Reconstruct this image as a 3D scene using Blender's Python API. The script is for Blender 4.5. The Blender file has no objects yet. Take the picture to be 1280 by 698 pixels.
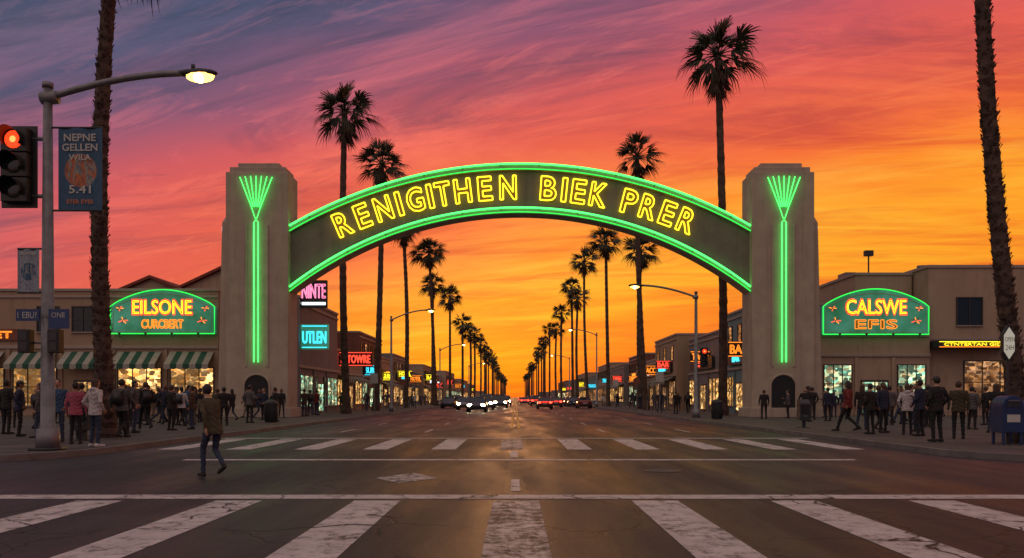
import bpy, math, random
import numpy as np
from mathutils import Vector, Matrix
random.seed(7); rnd=random.random
def U(a,b): return a+(b-a)*rnd()
sc=bpy.context.scene
sc.view_settings.view_transform='Standard'; sc.view_settings.look='None'; sc.view_settings.exposure=0
def lin(c): return tuple(((x/255)/12.92 if x/255<=.04045 else ((x/255+.055)/1.055)**2.4) for x in c)+(1,)

# ------------------------------------------------------------ materials
def newmat(name):
    m=bpy.data.materials.new(name); m.use_nodes=True
    nt=m.node_tree; b=nt.nodes['Principled BSDF']
    return m,nt,b
def N(nt,t,**k):
    n=nt.nodes.new(t)
    for a,v in k.items(): setattr(n,a,v)
    return n
def mathn(nt,op,a,b=None,c=None,clamp=False):
    n=nt.nodes.new('ShaderNodeMath'); n.operation=op; n.use_clamp=clamp
    for i,x in enumerate((a,b,c)):
        if x is None: continue
        if isinstance(x,(int,float)): n.inputs[i].default_value=x
        else: nt.links.new(x,n.inputs[i])
    return n.outputs[0]
def mixc(nt,f,a,b,bt='MIX'):
    n=nt.nodes.new('ShaderNodeMix'); n.data_type='RGBA'; n.blend_type=bt
    for s,x in ((n.inputs[0],f),(n.inputs[6],a),(n.inputs[7],b)):
        if isinstance(x,(int,float)): s.default_value=x
        elif isinstance(x,tuple): s.default_value=x if len(x)==4 else x+(1,)
        else: nt.links.new(x,s)
    return n.outputs[2]
def mrange(nt,v,a,b,c=0,d=1):
    n=nt.nodes.new('ShaderNodeMapRange'); nt.links.new(v,n.inputs[0])
    for i,x in enumerate((a,b,c,d)): n.inputs[i+1].default_value=x
    return n.outputs[0]
def noise(nt,vec,scale,detail=4,rough=.55,dist=0):
    n=nt.nodes.new('ShaderNodeTexNoise'); nt.links.new(vec,n.inputs['Vector'])
    n.inputs['Scale'].default_value=scale; n.inputs['Detail'].default_value=detail
    n.inputs['Roughness'].default_value=rough; n.inputs['Distortion'].default_value=dist
    return n.outputs['Fac']
def mapping(nt,vec,scale=(1,1,1),rot=(0,0,0),loc=(0,0,0)):
    n=nt.nodes.new('ShaderNodeMapping'); nt.links.new(vec,n.inputs[0])
    n.inputs['Scale'].default_value=scale; n.inputs['Rotation'].default_value=rot; n.inputs['Location'].default_value=loc
    return n.outputs[0]
def Mt(name,col,rough=.8,var=.25,scale=3,bump=.15,metal=0,streak=False,spec=None):
    m,nt,b=newmat(name)
    tc=N(nt,'ShaderNodeTexCoord').outputs['Object']
    c=tuple(col)
    n1=noise(nt,tc,scale,6,.6)
    lo=tuple(x*(1-var) for x in c); hi=tuple(min(1,x*(1+var)) for x in c)
    colr=mixc(nt,mrange(nt,n1,.3,.7),lo,hi)
    if streak:
        st=noise(nt,mapping(nt,tc,(1.6,1.6,.12)),1.3,6,.65)
        colr=mixc(nt,mrange(nt,st,.52,.8,0,.65),colr,tuple(x*.42 for x in c))
        blo=noise(nt,tc,.5,3)
        colr=mixc(nt,mrange(nt,blo,.45,.7,0,.35),colr,tuple(x*.7 for x in c))
    nt.links.new(colr,b.inputs['Base Color'])
    b.inputs['Roughness'].default_value=rough; b.inputs['Metallic'].default_value=metal
    if spec is not None: b.inputs['Specular IOR Level'].default_value=spec
    if bump>0:
        bp=N(nt,'ShaderNodeBump'); bp.inputs['Strength'].default_value=bump; bp.inputs['Distance'].default_value=.03
        nt.links.new(noise(nt,tc,scale*9,5),bp.inputs['Height']); nt.links.new(bp.outputs[0],b.inputs['Normal'])
    return m
def Em(name,col,s,sample=True):
    m,nt,b=newmat(name)
    b.inputs['Base Color'].default_value=(.02,.02,.02,1)
    b.inputs['Emission Color'].default_value=tuple(col)+(1,); b.inputs['Emission Strength'].default_value=s
    if not sample: m.cycles.emission_sampling='NONE'
    return m
def shopmat(name,c1,c2,s,scale=2.2):
    m,nt,b=newmat(name)
    tc=N(nt,'ShaderNodeTexCoord').outputs['Object']
    v=N(nt,'ShaderNodeTexVoronoi'); v.distance='CHEBYCHEV'; v.inputs['Scale'].default_value=scale
    nt.links.new(mapping(nt,tc,(1,1,1.6)),v.inputs['Vector'])
    sp=N(nt,'ShaderNodeSeparateColor'); nt.links.new(v.outputs['Color'],sp.inputs[0])
    n1=noise(nt,tc,.7,3)
    col=mixc(nt,sp.outputs[0],c1,c2)
    f=mathn(nt,'MULTIPLY',mathn(nt,'POWER',sp.outputs[1],2.2),mrange(nt,n1,.35,.65,.05,1))
    b.inputs['Base Color'].default_value=(.015,.017,.02,1); b.inputs['Roughness'].default_value=.08
    nt.links.new(col,b.inputs['Emission Color'])
    nt.links.new(mathn(nt,'MULTIPLY_ADD',f,s,s*.05),b.inputs['Emission Strength'])
    return m

concrete=Mt('arch_concrete',(.44,.37,.28),.85,.12,1.2,.25,streak=True)
panel_m=Mt('arch_panel',(.20,.18,.135),.7,.15,1.5,.15,streak=True)
dark_m=Mt('niche_shade_roof_dark',(.012,.012,.014),.7,.2,2,0)
beige=Mt('stucco_beige',(.38,.27,.18),.9,.1,1,.3,streak=True)
beige2=Mt('stucco_tan',(.42,.31,.22),.9,.1,1,.3,streak=True)
teal=Mt('stucco_teal',(.17,.27,.28),.85,.12,1,.3,streak=True)
grayw=Mt('stucco_gray',(.23,.20,.19),.85,.12,1,.3,streak=True)
redw=Mt('brick_red',(.20,.08,.055),.9,.25,4,.4,streak=True)
tile=Mt('roof_tile',(.22,.055,.035),.85,.3,5,.6)
trimm=Mt('trim_paint',(.36,.30,.25),.7,.1,3,.1)
framem=Mt('window_frame',(.05,.045,.04),.5,.2,3,0)
awng=Mt('awning_green',(.02,.09,.055),.8,.2,3,.2)
awnw=Mt('awning_white',(.34,.34,.28),.8,.15,3,.2)
glassd=Mt('dark_glass',(.02,.025,.03),.07,.2,1,0)
shop_w=shopmat('shop_warm',(1,.40,.07),(1,.62,.24),3.0,3.1)
shop_c=shopmat('shop_cool',(.25,.9,.6),(1,.66,.30),2.4,3.1)
shop_d=shopmat('shop_dim',(1,.40,.10),(.9,.5,.25),1.2,3.1)
metal=Mt('galvanised_pole',(.20,.20,.21),.5,.25,4,.1,.5)
metald=Mt('dark_metal',(.04,.045,.05),.5,.3,4,.1,.3)
black=Mt('black_plastic',(.02,.02,.02),.45,.3,4,.05)
neong=Em('neon_green',(.06,1,.13),3.0)
neong2=Em('neon_green_thin',(.02,.9,.08),1.6)
neony=Em('neon_yellow',(1,.74,.02),2.5)
neony_fill=Em('neon_yellow_fill',(.50,.20,.005),.34,False)
neonr=Em('neon_red',(1,.06,.03),2.2,False)
neono=Em('neon_orange',(1,.25,.02),1.9,False)
neonc=Em('neon_cyan',(.06,.75,1),1.8,False)
neonw=Em('neon_white',(.8,.9,1),2.0,False)
neonp=Em('neon_pink',(1,.25,.45),1.7,False)
# internally lit enamel sign face
signgreen,nt,b=newmat('lit_green_sign_face')
tc=N(nt,'ShaderNodeTexCoord').outputs['Object']
nn=noise(nt,tc,.7,4)
b.inputs['Base Color'].default_value=(.04,.22,.14,1); b.inputs['Roughness'].default_value=.5
nt.links.new(mixc(nt,mrange(nt,nn,.35,.65),(.012,.12,.05),(.05,.22,.14)),b.inputs['Emission Color']); b.inputs['Emission Strength'].default_value=.75
signgreen.cycles.emission_sampling='NONE'
bulb=Em('lamp_glow',(1,.52,.10),5)
bulb_hot=Em('lamp_glow_core',(1,.75,.35),26)
redlens=Em('red_signal',(1,.04,.008),2.2)
redlens_hot=Em('red_signal_hot',(1,.22,.05),3,False)
bark=Mt('palm_bark',(.085,.055,.04),.95,.5,3,.9)
frond=Mt('palm_frond',(.038,.046,.02),.7,.4,1.5,0)
deadf=Mt('palm_dead_frond',(.075,.05,.03),.9,.4,1.5,0)
white_lamp=Em('headlamp',(1,.82,.5),75)
tail=Em('tail_lamp',(1,.03,.015),12)
amber=Em('amber_lamp',(1,.4,.03),5,False)
rubber=Mt('rubber',(.02,.02,.02),.8,.2,5,.1)

def asphalt_nodes(nt):
    tc=N(nt,'ShaderNodeTexCoord').outputs['Object']
    big=noise(nt,tc,.12,4,.6); mid=noise(nt,mapping(nt,tc,(1.2,.10,1)),1.0,5,.6); fine=noise(nt,tc,45,4,.7); grit=noise(nt,tc,90,2,.7)
    c=mixc(nt,mrange(nt,big,.35,.65),(.018,.018,.021),(.036,.034,.036))
    c=mixc(nt,mrange(nt,mid,.42,.70,0,.6),c,(.012,.011,.012))
    c=mixc(nt,mrange(nt,fine,.35,.75,0,.5),c,(.062,.060,.062))
    c=mixc(nt,mrange(nt,grit,.58,.68,0,.7),c,(.15,.14,.14))
    # resurfaced utility patches
    vp=N(nt,'ShaderNodeTexVoronoi'); vp.distance='CHEBYCHEV'; vp.inputs['Scale'].default_value=.16; nt.links.new(mapping(nt,tc,(1.4,.7,1),(0,0,0),(3.3,1.7,0)),vp.inputs['Vector'])
    spv=N(nt,'ShaderNodeSeparateColor'); nt.links.new(vp.outputs['Color'],spv.inputs[0])
    c=mixc(nt,mrange(nt,spv.outputs[0],.72,.73,0,.5),c,(.014,.013,.014))
    wob=N(nt,'ShaderNodeTexNoise'); nt.links.new(tc,wob.inputs['Vector']); wob.inputs['Scale'].default_value=1.2; wob.inputs['Detail'].default_value=6
    add=N(nt,'ShaderNodeVectorMath',operation='MULTIPLY_ADD'); nt.links.new(wob.outputs['Color'],add.inputs[0]); add.inputs[1].default_value=(1.3,1.3,0); nt.links.new(tc,add.inputs[2])
    v=N(nt,'ShaderNodeTexVoronoi'); v.feature='DISTANCE_TO_EDGE'; v.inputs['Scale'].default_value=.42; nt.links.new(add.outputs[0],v.inputs['Vector'])
    cr=mrange(nt,v.outputs['Distance'],.002,.010,1,0)
    brk=mrange(nt,noise(nt,tc,.3,2),.42,.50)
    cr=mathn(nt,'MULTIPLY',cr,brk)
    sx2=N(nt,'ShaderNodeSeparateXYZ'); nt.links.new(tc,sx2.inputs[0])
    jx=mathn(nt,'ADD',sx2.outputs[0],mathn(nt,'MULTIPLY',noise(nt,tc,.6,4),.16))
    pj=mathn(nt,'PINGPONG',mathn(nt,'ADD',jx,101.6),1.75)
    jl=mrange(nt,pj,.010,.024,.75,0)
    c=mixc(nt,jl,c,(.006,.006,.007))
    c=mixc(nt,mathn(nt,'MULTIPLY',cr,.9),c,(.004,.004,.005))
    return tc,c,big,fine,cr
asph,nt,b=newmat('asphalt')
tc,c,big,fine,cr=asphalt_nodes(nt)
nt.links.new(c,b.inputs['Base Color'])
nt.links.new(mrange(nt,noise(nt,mapping(nt,tc,(1,.15,1)),.7,5,.6),.35,.65,.36,.64),b.inputs['Roughness'])
b.inputs['Specular IOR Level'].default_value=.32
bp=N(nt,'ShaderNodeBump'); bp.inputs['Strength'].default_value=.9; bp.inputs['Distance'].default_value=.016
nt.links.new(mathn(nt,'SUBTRACT',fine,cr),bp.inputs['Height']); nt.links.new(bp.outputs[0],b.inputs['Normal'])
def paintmat(name,col,wear=.5):
    m,nt,b=newmat(name)
    tc,c,big,fine,cr=asphalt_nodes(nt)
    w=noise(nt,tc,5,9,.78); w2=noise(nt,tc,.9,3); w3=noise(nt,mapping(nt,tc,(4,.5,1)),1.6,5,.7)
    f=mathn(nt,'ADD',w,mathn(nt,'MULTIPLY',w2,.3)); f=mathn(nt,'ADD',f,mathn(nt,'MULTIPLY',mathn(nt,'SUBTRACT',w3,.4),.35))
    mask=mrange(nt,f,wear-.04,wear+.12)
    mask=mathn(nt,'MULTIPLY',mask,mathn(nt,'SUBTRACT',1,cr))
    pc=mixc(nt,mrange(nt,noise(nt,tc,2.5,7,.7),.3,.7),tuple(x*.6 for x in col),col)
    pc=mixc(nt,mrange(nt,noise(nt,tc,60,3),.5,.7,0,.45),pc,tuple(x*.35 for x in col))
    nt.links.new(mixc(nt,mask,c,pc),b.inputs['Base Color']); b.inputs['Roughness'].default_value=.6; b.inputs['Specular IOR Level'].default_value=.35
    bp=N(nt,'ShaderNodeBump'); bp.inputs['Strength'].default_value=.6; bp.inputs['Distance'].default_value=.012
    nt.links.new(mathn(nt,'ADD',fine,mask),bp.inputs['Height']); nt.links.new(bp.outputs[0],b.inputs['Normal'])
    return m
white_p=paintmat('worn_white_paint',(.66,.62,.60),.53)
worn_p=paintmat('very_worn_paint',(.62,.58,.55),.63)
yel_p=paintmat('worn_yellow_paint',(.62,.38,.05),.5)
pave,nt,b=newmat('sidewalk_concrete')
tc=N(nt,'ShaderNodeTexCoord').outputs['Object']
br=N(nt,'ShaderNodeTexBrick'); nt.links.new(tc,br.inputs['Vector']); br.offset=0
br.inputs['Scale'].default_value=1; br.inputs['Brick Width'].default_value=1.5; br.inputs['Row Height'].default_value=1.5; br.inputs['Mortar Size'].default_value=.02
br.inputs['Color1'].default_value=(.085,.078,.072,1); br.inputs['Color2'].default_value=(.115,.105,.095,1); br.inputs['Mortar'].default_value=(.03,.03,.03,1)
c=mixc(nt,mrange(nt,noise(nt,tc,.8,7,.65),.42,.7,0,.7),br.outputs['Color'],(.04,.037,.035))
nt.links.new(c,b.inputs['Base Color']); b.inputs['Roughness'].default_value=.8; b.inputs['Specular IOR Level'].default_value=.3
kerbm=Mt('kerb_concrete',(.15,.14,.13),.85,.3,2,.3)

# ------------------------------------------------------------ mesh builder
class MB:
    def __init__(s): s.v=[];s.f=[];s.m=[];s.mats=[]
    def mi(s,m):
        if m not in s.mats: s.mats.append(m)
        return s.mats.index(m)
    def add(s,vs,fs,m):
        o=len(s.v); s.v.extend([tuple(v) for v in vs]); k=s.mi(m)
        for f in fs: s.f.append(tuple(i+o for i in f)); s.m.append(k)
    def box(s,x0,x1,y0,y1,z0,z1,m):
        s.add([(x0,y0,z0),(x1,y0,z0),(x1,y1,z0),(x0,y1,z0),(x0,y0,z1),(x1,y0,z1),(x1,y1,z1),(x0,y1,z1)],
              [(0,3,2,1),(4,5,6,7),(0,1,5,4),(1,2,6,5),(2,3,7,6),(3,0,4,7)],m)
    def fbox(s,F,u0,u1,n0,n1,z0,z1,m):
        ox,oy,ux,uy,nx,ny=F
        P=lambda u,n,z:(ox+ux*u+nx*n,oy+uy*u+ny*n,z)
        s.add([P(u0,n1,z0),P(u1,n1,z0),P(u1,n0,z0),P(u0,n0,z0),P(u0,n1,z1),P(u1,n1,z1),P(u1,n0,z1),P(u0,n0,z1)],
              [(0,3,2,1),(4,5,6,7),(0,1,5,4),(1,2,6,5),(2,3,7,6),(3,0,4,7)],m)
    def tube(s,pts,rad,n,m,cap=True):
        pts=[Vector(p) for p in pts]
        if isinstance(rad,(int,float)): rad=[rad]*len(pts)
        vs=[];fs=[];ref=None
        for i,p in enumerate(pts):
            t=(pts[min(i+1,len(pts)-1)]-pts[max(i-1,0)])
            if t.length<1e-9: t=Vector((0,0,1))
            t.normalize()
            if ref is None: ref=t.orthogonal().normalized()
            ref=(ref-t*ref.dot(t))
            if ref.length<1e-6: ref=t.orthogonal()
            ref.normalize(); bi=t.cross(ref)
            for k in range(n):
                a=2*math.pi*k/n; vs.append(p+(ref*math.cos(a)+bi*math.sin(a))*rad[i])
        for i in range(len(pts)-1):
            for k in range(n):
                k2=(k+1)%n; fs.append((i*n+k,i*n+k2,(i+1)*n+k2,(i+1)*n+k))
        if cap: fs.append(tuple(range(n-1,-1,-1))); fs.append(tuple((len(pts)-1)*n+k for k in range(n)))
        s.add(vs,fs,m)
    def ell(s,c,r,m,seg=12,rings=8,rot=None):
        vs=[];fs=[]
        for i in range(rings+1):
            ph=math.pi*i/rings
            for k in range(seg):
                a=2*math.pi*k/seg; v=Vector((r[0]*math.sin(ph)*math.cos(a),r[1]*math.sin(ph)*math.sin(a),r[2]*math.cos(ph)))
                if rot: v=rot@v
                vs.append(v+Vector(c))
        for i in range(rings):
            for k in range(seg):
                k2=(k+1)%seg; fs.append((i*seg+k,(i+1)*seg+k,(i+1)*seg+k2,i*seg+k2))
        s.add(vs,fs,m)
    def loft(s,rings,m,cap=True):
        n=len(rings[0]); vs=[p for r in rings for p in r]; fs=[]
        for i in range(len(rings)-1):
            for k in range(n):
                k2=(k+1)%n; fs.append((i*n+k,i*n+k2,(i+1)*n+k2,(i+1)*n+k))
        if cap: fs.append(tuple(range(n-1,-1,-1))); fs.append(tuple((len(rings)-1)*n+k for k in range(n)))
        s.add(vs,fs,m)
    def mesh(s,name,smooth=False):
        me=bpy.data.meshes.new(name); me.from_pydata(s.v,[],s.f)
        for m in s.mats: me.materials.append(m)
        me.polygons.foreach_set('material_index',s.m)
        if smooth: me.polygons.foreach_set('use_smooth',[True]*len(s.f))
        me.update(); return me
    def obj(s,name,parent=None,smooth=False,bevel=0):
        o=bpy.data.objects.new(name,s.mesh(name,smooth)); sc.collection.objects.link(o)
        if parent is not None:
            o.parent=parent; o.matrix_parent_inverse=Matrix.Translation(-parent.location)
        if bevel:
            bv=o.modifiers.new('bevel','BEVEL'); bv.width=bevel; bv.segments=2; bv.limit_method='ANGLE'
        return o
def empty(name,loc):
    e=bpy.data.objects.new(name,None); e.location=loc; sc.collection.objects.link(e); return e

# ------------------------------------------------------------ text
_tc={}
def textgeo(s,off=0.0):
    key=(s,off)
    if key in _tc: return _tc[key]
    cu=bpy.data.curves.new('t','FONT'); cu.body=s; cu.resolution_u=3; cu.fill_mode='FRONT'; cu.offset=off
    o=bpy.data.objects.new('t',cu); sc.collection.objects.link(o)
    dg=bpy.context.evaluated_depsgraph_get(); dg.update()
    me=bpy.data.meshes.new_from_object(o.evaluated_get(dg))
    P=[(v.co.x,v.co.y) for v in me.vertices]
    fs=[tuple(p.vertices) for p in me.polygons]
    cnt={}
    k=lambda i:(round(P[i][0],4),round(P[i][1],4))
    for f in fs:
        for i in range(len(f)):
            a,b_=k(f[i]),k(f[(i+1)%len(f)])
            e=(a,b_) if a<b_ else (b_,a); cnt[e]=cnt.get(e,0)+1
    ed=[e for e,c_ in cnt.items() if c_==1 and e[0]!=e[1]]
    xs=[p[0] for p in P]; ys=[p[1] for p in P]
    bb=(min(xs),max(xs),min(ys),max(ys))
    bpy.data.objects.remove(o); bpy.data.curves.remove(cu); bpy.data.meshes.remove(me)
    _tc[key]=(P,fs,ed,bb); return _tc[key]
def neon_text(mb,s,M,h,w=None,tube=None,r=.04,fill=None,off=.0):
    P,fs,ed,bb=textgeo(s,off)
    sy=h/(bb[3]-bb[2]); sx=sy if w is None else w/(bb[1]-bb[0])
    cx=(bb[0]+bb[1])/2; cy=(bb[2]+bb[3])/2
    T=lambda p,z:M@Vector(((p[0]-cx)*sx,(p[1]-cy)*sy,z))
    if fill: mb.add([T(p,0) for p in P],fs,fill)
    if tube:
        for a,b_ in ed:
            mb.tube([T(a,r*1.2),T(b_,r*1.2)],r,5,tube,cap=False)
def FM(F,u,n,z):
    ox,oy,ux,uy,nx,ny=F
    return Matrix(((ux,0,nx,ox+ux*u+nx*n),(uy,0,ny,oy+uy*u+ny*n),(0,1,0,z),(0,0,0,1)))

# ------------------------------------------------------------ ground, road, sidewalks
g=MB(); g.add([(-3000,-300,0),(3000,-300,0),(3000,6000,0),(-3000,6000,0)],[(0,1,2,3)],Mt('ground_soil',(.05,.045,.04),.95,.3,.05,0)); g.obj('ground')
r=MB(); r.add([(-10.4,-60,.004),(10.4,-60,.004),(10.4,3000,.004),(-10.4,3000,.004)],[(0,1,2,3)],asph); r.obj('road')
r=MB()
for sx in(-1,1):
    a,b_=(-200,-10.4) if sx<0 else (10.4,200)
    r.add([(a,-2,.004),(b_,-2,.004),(b_,16,.004),(a,16,.004)],[(0,1,2,3)],asph)
    c_=13.6*sx; a2=10.4*sx
    r.add([(a2,16,.004),(c_,16,.004),(c_,19.9,.004),(a2,19.9,.004)],[(0,1,2,3)],asph)
r.obj('cross_road')
def sidewalk(sx,y0,y1):
    e=empty('sidewalk',(sx*20,y0,0)); R=3.0
    pts=[(10.2+R-R*math.cos(math.pi/2*i/10), y0+R-R*math.sin(math.pi/2*i/10)) for i in range(11)]
    poly=[(10.2,y1)]+pts+[(70,y0),(70,y1)]
    inner=[(sx*x,y) for x,y in poly]
    s_=MB(); n=len(inner); vs=[(x,y,.15) for x,y in inner]
    s_.add(vs,[tuple(range(n)) if sx>0 else tuple(range(n-1,-1,-1))],pave); s_.obj('paving',e)
    k=MB(); line=[(sx*x,y) for x,y in ([(10.2,y1)]+pts+[(70,y0)])]
    for i in range(len(line)-1):
        (xa,ya),(xb,yb)=line[i],line[i+1]
        dx,dy=xb-xa,yb-ya; L=math.hypot(dx,dy); nx,ny=-dy/L,dx/L
        if sx<0: nx,ny=-nx,-ny
        w=.16
        k.add([(xa,ya,0),(xb,yb,0),(xb,yb,.154),(xa,ya,.154),(xa+nx*w,ya+ny*w,.154),(xb+nx*w,yb+ny*w,.154)],[(0,1,2,3),(3,2,5,4)],kerbm)
    k.obj('kerb',e)
sidewalk(-1,16.5,1500); sidewalk(1,16.5,1500)

mk=MB()
def rect(x0,x1,y0,y1,m,z=.008): mk.add([(x0,y0,z),(x1,y0,z),(x1,y1,z),(x0,y1,z)],[(0,1,2,3)],m)
for i in range(-6,7):
    x=i*1.87; rect(x-.3,x+.32,4.2,10.8,worn_p if i==0 else white_p)
rect(-14,14,11.0,11.45,white_p)
for i in range(-5,6):
    x=i*1.83-.1; rect(x-.33,x+.33,21.4,26.6,worn_p if i==0 else white_p)
rect(-10,10,27.1,27.5,white_p); rect(-7.4,7.6,17.7,18.05,white_p)
rect(-.07,.07,11.9,13.6,white_p); rect(-.12,.06,18.6,20.8,white_p)
for x in(-.22,.1): rect(x,x+.13,36,600,yel_p)
for y in range(32,400,9):
    for x in(-3.6,3.6,7.0,-7.0): rect(x-.06,x+.06,y,y+3,white_p)
mk.add([(-1.88-.54,13.85,.008),(-1.88,13.0,.008),(-1.88+.54,13.85,.008),(-1.88,14.75,.008)],[(0,1,2,3)],worn_p)
mk.obj('road_markings')
for (x,y) in((2.8,15.2),(-3.1,33),(5.2,44)):
    mh=MB(); mh.tube([(x,y,.004),(x,y,.012)],.36,28,metald)
    for k in range(-3,4): mh.box(x-.25,x+.25,y+k*.08-.012,y+k*.08+.012,.0125,.016,metal)
    mh.obj('manhole_cover')

# ------------------------------------------------------------ arch
CX=.3; Y0=50.0
arch=empty('neon_street_arch',(CX,Y0,0))
def arc(R,zap,x): return zap-R+math.sqrt(R*R-x*x)
HX=14.5
up=lambda x:arc(28.9,16.15,x); lo=lambda x:arc(23.6,13.0,x)
seg=72; xs=[-HX+2*HX*i/seg for i in range(seg+1)]
def band(fz0,fz1,ya,yb,m,name):
    b_=MB(); rings=[]
    for x in xs: rings.append([(CX+x,ya,fz0(x)),(CX+x,ya,fz1(x)),(CX+x,yb,fz1(x)),(CX+x,yb,fz0(x))])
    b_.loft(rings,m); return b_.obj(name,arch)
band(lambda x:lo(x)+.42,lambda x:up(x)-.42,50.55,51.5,panel_m,'arch_face')
band(lambda x:lo(x),lambda x:lo(x)+.42,50.35,51.7,concrete,'lower_rim')
band(lambda x:up(x)-.42,lambda x:up(x),50.35,51.7,concrete,'upper_rim')
nb=MB()
for f,rr,mm in((lambda x:up(x)-.05,.06,neong),(lambda x:up(x)-.38,.032,neong2),(lambda x:lo(x)+.06,.03,neong2),(lambda x:lo(x)+.34,.06,neong)):
    for s0 in range(0,seg,12):
        nb.tube([(CX+x,50.27,f(x)) for x in xs[s0:s0+13]],rr,8,mm)
for x in xs[3:-3:6]:
    for f in(lambda x:up(x)-.05,lambda x:lo(x)+.34): nb.box(CX+x-.03,CX+x+.03,50.3,50.36,f(x)-.1,f(x)+.1,black)
nb.obj('green_neon_edges',arch,True)
nl=MB(); 
L=[('R',427),('E',452),('N',478),('I',498),('G',518),('I',537),('T',553),('H',578),('E',606),('N',635),('B',686),('I',706),('E',724),('K',749),('P',788),('R',812),('E',836),('R',860)]
for ch,px in L:
    x=(px-648)*.05; Rr=27.8; th=math.asin(x/Rr); z=14.62-Rr+Rr*math.cos(th)
    M=Matrix.Translation((CX+x-.1,50.42,z))@Matrix.Rotation(th,4,'Y')@Matrix.Rotation(math.pi/2,4,'X')
    neon_text(nl,ch,M,1.5,None if ch=='I' else {'R':.98,'E':.86,'N':1.02,'G':1.05,'T':.95,'H':1.02,'B':.98,'K':1.02,'P':.92}[ch],neony,.05,neony_fill,.018)
    nl.box(CX+x-.12,CX+x-.08,50.425,50.56,z-.03,z+.03,black)
nl.obj('letters',arch)
def pillar(s):
    cx=CX+s*16.45; o=s
    p=MB()
    p.box(cx-1.95,cx+1.95,50,52.2,.3,15.5,concrete)
    p.box(cx-1.75,cx+1.75,50.15,52.05,15.5,15.85,concrete)
    p.box(cx-1.3,cx+1.3,50.35,51.85,15.85,16.15,concrete)
    p.box(cx-2.5,cx+2.15,49.8,52.4,.15,.75,concrete) if s<0 else p.box(cx-2.15,cx+2.5,49.8,52.4,.15,.75,concrete)
    for q0,q1 in((-.75,-.6),(.6,.75)): p.box(cx+q0,cx+q1,49.93,50,3.3,12.2,concrete)
    xi=cx+o*1.95; 
    p.loft([[(xi,50.3,.3),(xi+o*.62,50.3,.3),(xi+o*.62,51.9,.3),(xi,51.9,.3)],[(xi,50.3,12.4),(xi+o*.34,50.3,12.4),(xi+o*.34,51.9,12.4),(xi,51.9,12.4)],[(xi,50.5,12.9),(xi+o*.12,50.5,12.9),(xi+o*.12,51.7,12.9),(xi,51.7,12.9)]],concrete)
    p.obj('pillar',arch,bevel=.07)
    q=MB()
    q.tube([(xi+o*.42,50.6,8.8),(xi+o*.40,50.6,12.2)],.05,8,neonw)
    xc=cx; y=49.84
    for k in range(-3,4):
        a=k*.125
        q.tube([(xc+math.sin(a)*.75,y,12.55+.75*math.cos(a)),(xc+math.sin(a)*2.75,y,12.4+2.8*math.cos(a*.6))],.03,6,neong)
    q.tube([(xc+math.sin(k*.125)*.75,y,12.55+.75*math.cos(k*.125)) for k in (-3,-2,-1,0,1,2,3)],.022,6,neong2)
    q.tube([(xc-.28,y,13.25),(xc-.05,y,12.55)],.026,6,neong); q.tube([(xc+.28,y,13.25),(xc+.05,y,12.55)],.026,6,neong)
    for dx in(-.13,.13): q.tube([(xc+dx,y,3.6),(xc+dx,y,12.3)],.042,8,neong)
    q.tube([(xc-.13,y,12.3),(xc,y,12.5),(xc+.13,y,12.3)],.03,8,neong)
    q.obj('pillar_neon',arch,True)
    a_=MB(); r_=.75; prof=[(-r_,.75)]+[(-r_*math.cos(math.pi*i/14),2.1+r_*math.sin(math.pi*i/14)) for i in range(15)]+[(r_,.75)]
    a_.add([(cx+x,49.985,z) for x,z in prof],[tuple(range(len(prof)))],dark_m)  # flat near-black face: alcove shade painted on the pillar front, no recess
    a_.tube([(cx+x*1.08,49.97,z) for x,z in prof],.07,6,concrete)
    a_.obj('niche',arch)
pillar(-1); pillar(1)

# ------------------------------------------------------------ buildings
def window(parts,F,u0,u1,z0,z1,pane,nx=1,nz=1):
    fr=parts['window_frames']; gl=parts['windows']
    gl.fbox(F,u0,u1,0,.02,z0,z1,pane)
    t=.07
    fr.fbox(F,u0-t,u1+t,0,.10,z1,z1+t,framem); fr.fbox(F,u0-t*1.5,u1+t*1.5,0,.16,z0-t,z0,trimm)
    fr.fbox(F,u0-t,u0,0,.09,z0,z1,framem); fr.fbox(F,u1,u1+t,0,.09,z0,z1,framem)
    for i in range(1,nx):
        u=u0+(u1-u0)*i/nx; fr.fbox(F,u-.03,u+.03,.02,.08,z0,z1,framem)
    for i in range(1,nz):
        z=z0+(z1-z0)*i/nz; fr.fbox(F,u0,u1,.02,.075,z-.025,z+.025,framem)
def awning(mb,F,u0,u1,z0,z1,dep=1.1,c1=None,c2=None):
    c1=c1 or awng; c2=c2 or awnw
    n=max(2,int((u1-u0)/.42)); ox,oy,ux,uy,nx,ny=F
    P=lambda u,nn,z:(ox+ux*u+nx*nn,oy+uy*u+ny*nn,z)
    for i in range(n):
        a=u0+(u1-u0)*i/n; b_=u0+(u1-u0)*(i+1)/n; m=c1 if i%2 else c2
        mb.add([P(a,.02,z1),P(b_,.02,z1),P(b_,dep,z0+.3),P(a,dep,z0+.3),P(b_,dep,z0),P((a+b_)/2,dep,z0-.06),P(a,dep,z0)],[(0,3,2,1),(3,6,5,4,2)],m)
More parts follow.
